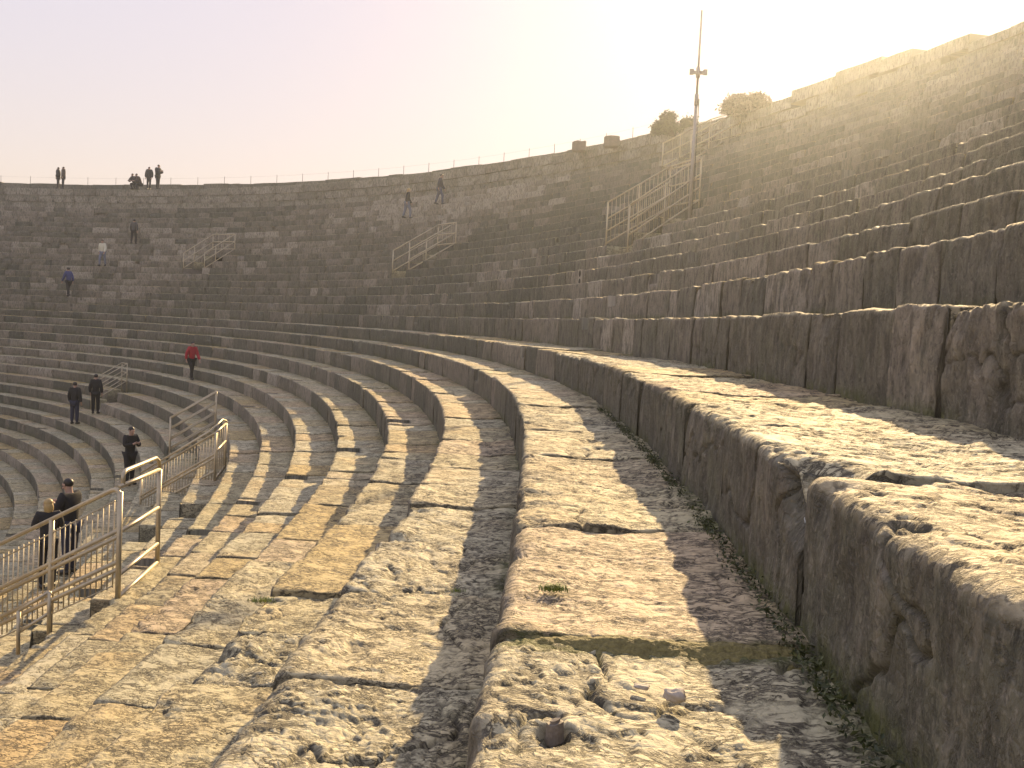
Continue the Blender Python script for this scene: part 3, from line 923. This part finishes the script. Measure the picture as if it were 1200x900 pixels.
blades('weed', at(2.83, dk(-1) + .165, zk(-1) + .003), 190, .014, .017, r_, M_GRASS, 'bright green tuft of weed growing in the pale slab before the big block')
blades('weed', at(5.72, dk(-3) + .03, zk(-3) - .0), 90, .022, .03, r_, M_GRASS, 'small dusty weed in a crumbled joint of the lower left slabs')
blades('weed', at(4.32, dk(-2) + .48, zk(-2) + .002), 70, .010, .015, r_, M_GRASS, 'tiny yellowish weed at the shadow edge in the middle slab')

def moss():
    pts = []
    q = random.Random(5)
    for i in range(9000):
        s = q.uniform(.6, 9.5)
        dens = .5 + .5 * math.sin(s * 5.1) * math.sin(s * 1.7 + 1)
        if q.random() > dens * .8 + .15: continue
        pts.append(at(s, q.gauss(-.045, .018), zk(-1) + abs(q.gauss(0, .012)) - .004))
    o = leaf_mesh('moss', pts, .0075, q, M_MOSS, None, .6)
    tag(o, 'dark green moss along the foot of the big block', 'moss', None, 'stuff')
    U, V = np.meshgrid(np.linspace(2.33, 2.455, 40), np.linspace(.12, .75, 170), indexing='ij')
    Z = zk(-1) - .010 - np.clip(2.428 - U, 0, 1) * .48 - np.clip(.35 - V, 0, 1) * .05 + .004 * fbm(U * 60, V * 60, U * 0, 9, 4) + .008 * fbm(U * 12, V * 12, U * 0, 19, 3)
    X, Y, NX, NY, _ = frame(U); d_ = dk(-1) + V
    co_ = np.stack([X + NX * d_, Y + NY * d_, Z], -1).reshape(-1, 3)
    ix = np.arange(40 * 170).reshape(40, 170)
    fc = np.stack([ix[:-1, :-1], ix[1:, :-1], ix[1:, 1:], ix[:-1, 1:]], -1).reshape(-1, 4)[:, ::-1]
    o = MB().add([Vector(p) for p in co_], [tuple(int(q) for q in f) for f in fc]).build('moss', M_MOSS2)
    tag(o, 'yellowish green moss filling the joint across the nearest tread', 'moss', None, 'stuff')
moss()

# loose stones ---------------------------------------------------------------
def loose(c, size, label, seed, mat):
    bm = bmesh.new(); bmesh.ops.create_icosphere(bm, subdivisions=3, radius=1)
    r_ = random.Random(seed); ph = [r_.uniform(0, 6) for _ in range(6)]
    for v in bm.verts:
        q = v.co.copy()
        k_ = 1 + .16 * math.sin(3.1 * q.x + ph[0]) + .13 * math.sin(4.3 * q.y + ph[1]) + .1 * math.sin(6.1 * q.z + 3 * q.x + ph[2]) + r_.uniform(-.02, .02)
        m_ = max(abs(q.x), abs(q.y), abs(q.z)); q = q * (.55 + .45 / m_) * k_
        v.co = Vector((q.x * size[0], q.y * size[1], q.z * size[2]))
    for f in bm.faces: f.smooth = True
    me = bpy.data.meshes.new('loose_stone'); bm.to_mesh(me); bm.free()
    o = link('loose_stone', me, mat); o.location = c; o.rotation_euler = (0, 0, r_.uniform(-.4, .4)); tag(o, label, 'stone')
M_CHIP = simple('chip_stone', (.42, .37, .30), .8, 0, .3, 40, .6)
M_PLUG = simple('plug_stone', (.19, .16, .125), .75, 0, .3, 60, .5)
loose(at(2.05, dk(-1) + .42, zk(-1) - .005), (.020, .015, .013), 'pale angular lump of broken stone lying on the nearest slab in the half shade', 2, M_CHIP)
loose(at(2.12, dk(-1) + .36, zk(-1) - .015), (.014, .010, .005), 'flat pale flake beside the angular lump on the nearest slab', 6, M_CHIP)
def plug():
    c = at(1.89, dk(-1) + .185, zk(-1) - .034)
    bm = bmesh.new(); bmesh.ops.create_cone(bm, cap_ends=True, segments=18, radius1=.017, radius2=.015, depth=.05)
    bmesh.ops.bevel(bm, geom=[e for e in bm.edges if abs(e.verts[0].co.z - e.verts[1].co.z) < 1e-5], offset=.006, segments=2, affect='EDGES')
    for v in bm.verts: v.co.x *= 1 + .12 * math.sin(5 * v.co.y * 40); v.co.z += .003 * math.sin(160 * v.co.x)
    me = bpy.data.meshes.new('stone_plug'); bm.to_mesh(me); bm.free()
    o = link('stone_plug', me, M_PLUG); o.location = c
    tag(o, 'small dark stub with a flat top sitting in a hollow of the nearest slab', 'stub')
plug()
def litter():
    c = at(2.62, .03, zk(0) - .12)
    m = MB(); r_ = random.Random(2)
    pts = [(-.03, 0, -.02), (-.012, .008, .004), (.006, -.004, .012), (.026, .004, .024)]
    vs = []
    for x, y, z in pts: vs += [(x, y - .012, z), (x + .004, y + .012, z + .008)]
    m.add(vs, [(0, 2, 3, 1), (2, 4, 5, 3), (4, 6, 7, 5)])
    o = m.build('litter', simple('pale_wrapper', (.5, .55, .6), .4, 0, .2, 60)); o.location = c
    so = o.modifiers.new('thick', 'SOLIDIFY'); so.thickness = .002
    tag(o, 'crumpled pale blue wrapper stuck in the broken corner of the big block', 'litter')
litter()

# ------------------------------------------------------------------ people
SKIN = simple('skin', (.42, .27, .2), .55, 0, .06, 20)
def cloth(name, c, r=.85): return simple(name, c, r, 0, .12, 40, .1)
CL = dict(black=cloth('black_cloth', (.012, .012, .014)), navy=cloth('navy_cloth', (.02, .024, .05)), blue=cloth('blue_cloth', (.05, .06, .17)),
          red=cloth('red_cloth', (.36, .02, .035)), cream=cloth('cream_cloth', (.62, .60, .47)), jeans=cloth('denim', (.07, .085, .14)),
          pale=cloth('pale_denim', (.16, .18, .24)), grey=cloth('grey_cloth', (.07, .068, .065)), brown=cloth('brown_cloth', (.06, .04, .03)),
          dark=cloth('dark_cloth', (.02, .02, .022)), shoe=cloth('shoe_leather', (.02, .018, .016), .5))
HAIR = dict(dark=simple('dark_hair', (.015, .011, .008), .5), blond=simple('blond_hair', (.42, .30, .12), .5, 0, .3, 30), brown=simple('brown_hair', (.06, .035, .02), .5))

def skin_mesh(verts, edges, radii, sub=2):
    me = bpy.data.meshes.new('tmp'); me.from_pydata([tuple(v) for v in verts], edges, []); me.update()
    o = bpy.data.objects.new('tmp', me); COL.objects.link(o)
    o.modifiers.new('skin', 'SKIN').use_smooth_shade = True
    sk = me.skin_vertices[0].data if me.skin_vertices else None
    if sk is None:
        bm = bmesh.new(); bm.from_mesh(me); bm.verts.layers.skin.verify(); bm.to_mesh(me); bm.free(); sk = me.skin_vertices[0].data
    for i, r in enumerate(radii):
        sk[i].radius = r if isinstance(r, tuple) else (r, r)
        sk[i].use_root = (i == 0)
    if sub:
        m2 = o.modifiers.new('sub', 'SUBSURF'); m2.levels = sub; m2.render_levels = sub
    dg = bpy.context.evaluated_depsgraph_get(); dg.update()
    me2 = bpy.data.meshes.new_from_object(o.evaluated_get(dg), depsgraph=dg)
    vs = [v.co.copy() for v in me2.vertices]; fs = [tuple(p.vertices) for p in me2.polygons]
    bpy.data.objects.remove(o); bpy.data.meshes.remove(me); bpy.data.meshes.remove(me2)
    return vs, fs

def person(label, foot, h, face, pose='stand', top='black', legs='dark', hair='dark', group='visitors on the seating', sub=2, look=0.0, long_hair=False, coat=.06, bulk=1.0):
    """face: world heading in degrees (0 = +x, 90 = +y). Local: +y forward, +x the right hand."""
    e = empty('person', foot, label, 'person', group, rz=math.radians(face - 90))
    hp, kn = .525, .285
    J = {}
    def setj(n, x, y, z): J[n] = Vector((x, y, z)) * h
    bend = {'stand': 0, 'walk': .03, 'down': .02, 'lean': .12, 'phone': .02, 'sit': .06, 'crouch': .16}[pose]
    low = {'sit': .28, 'crouch': .30}.get(pose, 0)
    pz = hp - low
    setj('pelvis', 0, 0, pz); setj('waist', 0, bend * .3, pz + .105); setj('chest', 0, bend * .8, pz + .215); setj('neck', 0, bend * 1.1, pz + .30)
    setj('headlow', 0, bend * 1.2 + .006 + look * .25, pz + .345); setj('head', 0, bend * 1.2 + .014 + look * .5, pz + .395); setj('crown', 0, bend * 1.2 + .004 + look * .35, pz + .445)
    for sgn, nm in ((1, 'r'), (-1, 'l')):
        setj('sh' + nm, sgn * .098, bend, pz + .285)
        if pose in ('sit', 'crouch'):
            setj('hip' + nm, sgn * .05, .01, pz - .01); setj('kn' + nm, sgn * .075, .235, pz + .03); setj('an' + nm, sgn * .07, .20 if pose == 'sit' else .12, max(.035, pz - .225)); setj('to' + nm, sgn * .075, .29 if pose == 'sit' else .21, max(.02, pz - .245))
            setj('el' + nm, sgn * .14, bend + .06, pz + .14); setj('wr' + nm, sgn * .08, bend + .17, pz + .12); setj('ha' + nm, sgn * .055, bend + .215, pz + .125)
        else:
            st = {'walk': .115, 'down': .10, 'lean': .03}.get(pose, .012) * sgn
            setj('hip' + nm, sgn * .052, 0, pz - .02)
            kf = .05 if (pose in ('walk', 'down') and sgn > 0) else .012
            setj('kn' + nm, sgn * .055, st * .55 + kf, kn + (.02 if kf > .02 else 0)); 
            lift = .03 if (pose == 'walk' and sgn < 0) else 0
            setj('an' + nm, sgn * .055, st, .045 + lift); setj('to' + nm, sgn * .065, st + .085, .022 + lift * .3)
            sw = -st * .8
            if pose == 'phone':
                setj('el' + nm, sgn * .135, bend + .035, pz + .14); setj('wr' + nm, sgn * .05, bend + .155, pz + .185); setj('ha' + nm, sgn * .03, bend + .19, pz + .205)
            else:
                setj('el' + nm, sgn * .135, bend + sw * .45 - .01, pz + .125); setj('wr' + nm, sgn * .14, bend + sw + .04, pz - .005); setj('ha' + nm, sgn * .135, bend + sw + .055, pz - .05)
    names = ['pelvis', 'waist', 'chest', 'neck', 'headlow', 'head', 'crown', 'shr', 'elr', 'wrr', 'har', 'shl', 'ell', 'wrl', 'hal',
             'hipr', 'knr', 'anr', 'tor', 'hipl', 'knl', 'anl', 'tol']
    rad = dict(pelvis=(.078, .062), waist=(.068, .052), chest=(.083, .060), neck=.030, headlow=(.038, .042), head=(.046, .054), crown=(.034, .040))
    for nm in 'rl': rad.update({'sh' + nm: .040, 'el' + nm: .027, 'wr' + nm: .018, 'ha' + nm: (.022, .014), 'hip' + nm: .056, 'kn' + nm: .037, 'an' + nm: .024, 'to' + nm: .020})
    E_ = [('pelvis', 'waist'), ('waist', 'chest'), ('chest', 'neck'), ('neck', 'headlow'), ('headlow', 'head'), ('head', 'crown')]
    for nm in 'rl': E_ += [('chest', 'sh' + nm), ('sh' + nm, 'el' + nm), ('el' + nm, 'wr' + nm), ('wr' + nm, 'ha' + nm), ('pelvis', 'hip' + nm), ('hip' + nm, 'kn' + nm), ('kn' + nm, 'an' + nm), ('an' + nm, 'to' + nm)]
    def grow(keep, add, scale=1.0):
        ks = [n for n in names if n in keep]; ix = {n: i for i, n in enumerate(ks)}
        rr = []
        for n in ks:
            r = rad[n]; r = r if isinstance(r, tuple) else (r, r)
            rr.append(tuple((q * scale + add) * h for q in r))
        return skin_mesh([J[n] for n in ks], [(ix[a], ix[b]) for a, b in E_ if a in ix and b in ix], rr, sub)
    slim = dict(rad)
    for n in names:
        if n in ('neck', 'headlow', 'head', 'crown') or n[:2] in ('wr', 'ha'): continue
        r = rad[n]; rad[n] = tuple(q * .8 for q in r) if isinstance(r, tuple) else r * .8
    vs, fs = grow(names, 0)
    rad.update(slim)
    body = MB().add(vs, fs)
    # face: nose, brows, ears, chin; five fingers on each hand
    hd = J['head']; fy = .054 * h
    body.ball(hd + Vector((0, fy * 1.02, -.006 * h)), (.007 * h, .012 * h, .014 * h), 6, 5)
    body.ball(hd + Vector((0, fy * .88, -.040 * h)), (.018 * h, .012 * h, .012 * h), 6, 5)
    for sgn in (1, -1):
        body.ball(hd + Vector((sgn * .046 * h, -.002 * h, -.004 * h)), (.006 * h, .013 * h, .019 * h), 6, 5)
        nm = 'r' if sgn > 0 else 'l'
        hn = J['ha' + nm]; dr = (hn - J['wr' + nm]).normalized(); sd_ = dr.cross(Vector((0, 1, 0)))
        if sd_.length < .2: sd_ = dr.cross(UP)
        sd_.normalize(); cu = sd_.cross(dr)
        for i, ln in enumerate((.040, .047, .044, .034)):
            b0 = hn + sd_ * (.012 - .008 * i) * h * 1.0
            body.tube([b0 - dr * .008 * h, b0 + dr * ln * .6 * h, b0 + dr * ln * .95 * h + cu * .012 * h], [.0065 * h, .0058 * h, .0045 * h], 5)
        tb = hn - dr * .012 * h
        body.tube([tb, tb + sd_ * .022 * h + dr * .012 * h, tb + sd_ * .024 * h + dr * .032 * h], [.008 * h, .007 * h, .005 * h], 5)
    bo = body.build('body', SKIN, e)
    jk = ['pelvis', 'waist', 'chest', 'neck'] + [p + n for n in 'rl' for p in ('sh', 'el', 'wr')]
    keepn = rad['neck']; rad['neck'] = .032
    pl0 = J['pelvis'].copy()
    if coat: J['pelvis'] = J['pelvis'] - UP * coat * h
    vs, fs = grow(jk, .018 * bulk)
    J['pelvis'] = pl0; rad['neck'] = keepn
    MB().add(vs, fs).build('jacket', CL[top], e)
    tk = ['pelvis'] + [p + n for n in 'rl' for p in ('hip', 'kn', 'an')]
    vs, fs = grow(tk, .010)
    MB().add(vs, fs).build('trousers', CL[legs], e)
    for nm in 'rl':
        a, t = J['an' + nm], J['to' + nm]
        d = (t - a); d.z = 0; d.normalize()
        s = MB()
        zb = min(a.z, t.z) - .0
        s.tube([a - d * .032 * h + UP * (-.02 * h), a + UP * (-.008 * h), lerp(a, t, .55) - UP * .004 * h, t + d * .012 * h, t + d * .03 * h], [.024 * h, .031 * h, .028 * h, .024 * h, .010 * h], 8)
        s.build('shoe', CL['shoe'], e)
    hr = MB()
    R = None
    c = J['head'] + Vector((0, -.016 * h, .020 * h))
    hr.ball(c, (.050 * h, .054 * h, .048 * h), 12, 8)
    if long_hair:
        hr.ball(c + Vector((0, -.026 * h, -.052 * h)), (.052 * h, .034 * h, .072 * h), 10, 7)
    hr.build('hair', HAIR[hair], e)
    return e

def on(s, d, k): return at(s, d, zk(k))
HEAD = lambda s: math.degrees(float(frame(s)[4]))     # tangent heading; +90 points to the arena
# rim
def rim_p(px, off=.6, z=None):
    # s where the sight line meets the walkway
    D = 85.0
    for s in np.linspace(40, 100, 1200):
        p = at(s, D_WALL + off, 9.3)
        r = ray(px, 220)
        if abs(p.x * r.y - p.y * r.x) < .06 * math.hypot(p.x, p.y) * .05 and p.y > 0: return s
    return 60
def rimfoot(px, off=.6):
    best = min(np.linspace(40, 100, 2400), key=lambda s: abs(at(s, D_WALL + off).x / at(s, D_WALL + off).y - ray(px, 218).x / ray(px, 218).y))
    return at(best, D_WALL + off, 9.30), best
GR = 'visitors standing on the rim'
f, s = rimfoot(68, .25); person('person in dark clothes leaning toward a companion at the far left rim end', f, 1.68, HEAD(s) + 20, 'stand', 'black', 'dark', 'dark', GR, 1, bulk=2.6)
f, s = rimfoot(74, .25); person('person in a dark violet coat, right one of the far left pair on the rim', f, 1.72, HEAD(s) + 40, 'stand', 'brown', 'dark', 'brown', GR, 1, bulk=2.6, coat=.12)
f, s = rimfoot(159, .3); person('person crouched at the left end of the dark group on the rim', f, 1.7, HEAD(s) + 80, 'crouch', 'dark', 'dark', 'dark', GR, 1, bulk=2.6)
f, s = rimfoot(165, .3); person('person with a reddish dark top sitting low in the group on the rim', f, 1.7, HEAD(s) + 60, 'crouch', 'brown', 'dark', 'dark', GR, 1, bulk=2.6)
f, s = rimfoot(174.5, .3); person('person in a long dark coat standing beside the crouched pair on the rim', f, 1.72, HEAD(s) + 100, 'stand', 'dark', 'dark', 'brown', GR, 1, bulk=2.6, coat=.16)
f, s = rimfoot(184.5, .9); person('tallest figure on the rim, in dark clothes holding up something and looking right', f + UP * .12, 1.86, HEAD(s) + 180, 'phone', 'dark', 'dark', 'dark', GR, 1, bulk=2.6, look=.02)
# far left seating
GS = 'visitors climbing on the far seating'
person('faint person in dark olive clothes climbing the far left seating near the top', on(75.6, dk(11) + .25, 11), 1.72, HEAD(75) - 60, 'walk', 'grey', 'black', 'dark', GS, 1)
person('person in a cream jacket and pale jeans descending the far left seating', on(75.3, dk(7) + .2, 7) , 1.78, HEAD(75) + 110, 'walk', 'cream', 'pale', 'brown', GS, 1)
person('person in a blue jacket on the seating near the left edge of view', on(74.3, dk(2) + .25, 2), 1.85, HEAD(74) - 10, 'walk', 'blue', 'black', 'dark', GS, 1)
person('blond woman with a dark jacket and pale jeans climbing the upper seating', on(56.2, dk(14) + .25, 14), 1.74, HEAD(56) - 120, 'walk', 'black', 'pale', 'blond', GS, 1, long_hair=True)
person('man in navy jacket bending forward above the blond woman on the upper seating', on(55.4, dk(16) + .25, 16) - UP * .0, 1.78, HEAD(56) - 130, 'walk', 'navy', 'jeans', 'dark', GS, 1, look=.03)
# middle and lower left
GL = 'visitors walking on the lower seating'
person('person in a bright red jacket and black trousers walking toward the viewer along a row', on(48.9, dk(-6) + .45, -6), 1.66, HEAD(49) + 195, 'walk', 'red', 'black', 'dark', GL, 2)
person('person in black seen from behind, left of the pair near a small dark railing', on(52.9, dk(-11) + .25, -11), 1.86, HEAD(53) - 40, 'stand', 'black', 'navy', 'dark', GL, 2, coat=.06)
person('person in a black hooded coat beside the small dark railing, right one of the pair', on(53.0, dk(-10) + .4, -10), 1.78, HEAD(53) - 30, 'stand', 'black', 'black', 'dark', GL, 2, coat=.10)
person('person in a dark coat and cap looking down at the hands, behind the nearest railing', on(33.4, dk(-11) + .42, -11), 1.72, HEAD(34) + 215, 'phone', 'black', 'black', 'dark', GL, 2, coat=.12, look=.02)
person('man in a black jacket with head bowed, standing behind the nearest railing', on(21.4, -7.88, -11), 1.86, HEAD(21) + 60, 'phone', 'black', 'navy', 'dark', GL, 2, look=.035)
person('blond woman in a dark jacket beside the man at the left edge of view', on(20.3, -8.05, -11) - UP * .02, 1.66, HEAD(20) + 20, 'phone', 'dark', 'black', 'blond', GL, 2, long_hair=True)

# ------------------------------------------------------------------ camera
cam = bpy.data.cameras.new('camera'); co = bpy.data.objects.new('camera', cam); COL.objects.link(co)
cam.sensor_fit = 'HORIZONTAL'; cam.sensor_width = 36; cam.lens = F_PX / 1200 * 36; cam.clip_start = .05; cam.clip_end = 2000
t = math.atan((450 - HOR) / F_PX); c_, s_ = math.cos(t), math.sin(t); cr, sr = math.cos(ROLL), math.sin(ROLL)
right = Vector((cr, sr * s_, sr * c_)); up = Vector((-sr, cr * s_, cr * c_)); fwd = Vector((0, c_, -s_))
R = Matrix((right, up, -fwd)).transposed().to_4x4(); R.translation = Vector((0, 0, EYE)); co.matrix_world = R
scene.camera = co

# ------------------------------------------------------------------ light and sky
SUN_AZ, SUN_EL = math.radians(17.5), math.radians(22.5)
sd = Vector((math.sin(SUN_AZ) * math.cos(SUN_EL), math.cos(SUN_AZ) * math.cos(SUN_EL), math.sin(SUN_EL)))
sun = bpy.data.lights.new('sun', 'SUN'); sun.energy = 4.1; sun.angle = math.radians(.55); sun.color = (1.0, .72, .38)
so = bpy.data.objects.new('sun', sun); COL.objects.link(so); so.rotation_euler = (-sd).to_track_quat('-Z', 'Y').to_euler(); so.location = sd * 60
w = bpy.data.worlds.new('World'); scene.world = w; w.use_nodes = True
nt = w.node_tree; bg = nt.nodes['Background']; g = N(nt)
sky = nt.nodes.new('ShaderNodeTexSky'); sky.sky_type = 'NISHITA'; sky.sun_disc = False
sky.sun_elevation = SUN_EL; sky.sun_rotation = SUN_AZ; sky.air_density = 1.0; sky.dust_density = .2; sky.ozone_density = 1.0
bw = g.n('ShaderNodeRGBToBW'); g.l(sky.outputs[0], bw.inputs[0])
gain = g.math('POWER', g.math('MAXIMUM', bw.outputs[0], 1e-4), -.86)
vm = g.n('ShaderNodeVectorMath', operation='SCALE'); g.l(sky.outputs[0], vm.inputs[0]); g.l(gain, vm.inputs['Scale'])
bw2 = g.n('ShaderNodeRGBToBW'); g.l(vm.outputs[0], bw2.inputs[0])
soft = g.mix(.30, vm.outputs[0], bw2.outputs[0])
tint = g.mix(1.0, soft, (1.03, .735, .625), 'MULTIPLY')
g.l(tint, bg.inputs['Color']); bg.inputs['Strength'].default_value = .365

HAZE = 1
if HAZE:
    hz = MB(); hz.box((0, 40, 0), (700, 700, 0.1)); hz = MB()
    zb_, zt_ = Z_FLOOR - 1.6, 15.0
    hz.add([(-330, -330, zb_), (330, -330, zb_), (330, 330, zb_), (-330, 330, zb_), (-330, -330, zt_), (330, -330, zt_), (330, 330, zt_), (-330, 330, zt_)],
           [(0, 3, 2, 1), (4, 5, 6, 7), (0, 1, 5, 4), (1, 2, 6, 5), (2, 3, 7, 6), (3, 0, 4, 7)])
    m = bpy.data.materials.new('haze_air'); m.use_nodes = True; nt = m.node_tree; nt.nodes.clear()
    pv = nt.nodes.new('ShaderNodeVolumePrincipled'); ou = nt.nodes.new('ShaderNodeOutputMaterial')
    pv.inputs['Color'].default_value = (.88, .94, 1, 1); pv.inputs['Density'].default_value = .0012; pv.inputs['Anisotropy'].default_value = .87
    nt.links.new(pv.outputs[0], ou.inputs['Volume'])
    tag(hz.build('haze', m, smooth=False), 'thin sunlit haze', 'haze', None, 'stuff')

scene.view_settings.view_transform = 'Standard'; scene.view_settings.look = 'None'
scene.view_settings.exposure = 1.15; scene.view_settings.gamma = 1.0; scene.view_settings.use_curve_mapping = False
try:
    scene.cycles.use_denoising = True; scene.cycles.denoiser = 'OPENIMAGEDENOISE'
    scene.cycles.volume_bounces = 0; scene.cycles.max_bounces = 8; scene.cycles.diffuse_bounces = 7
except Exception: pass
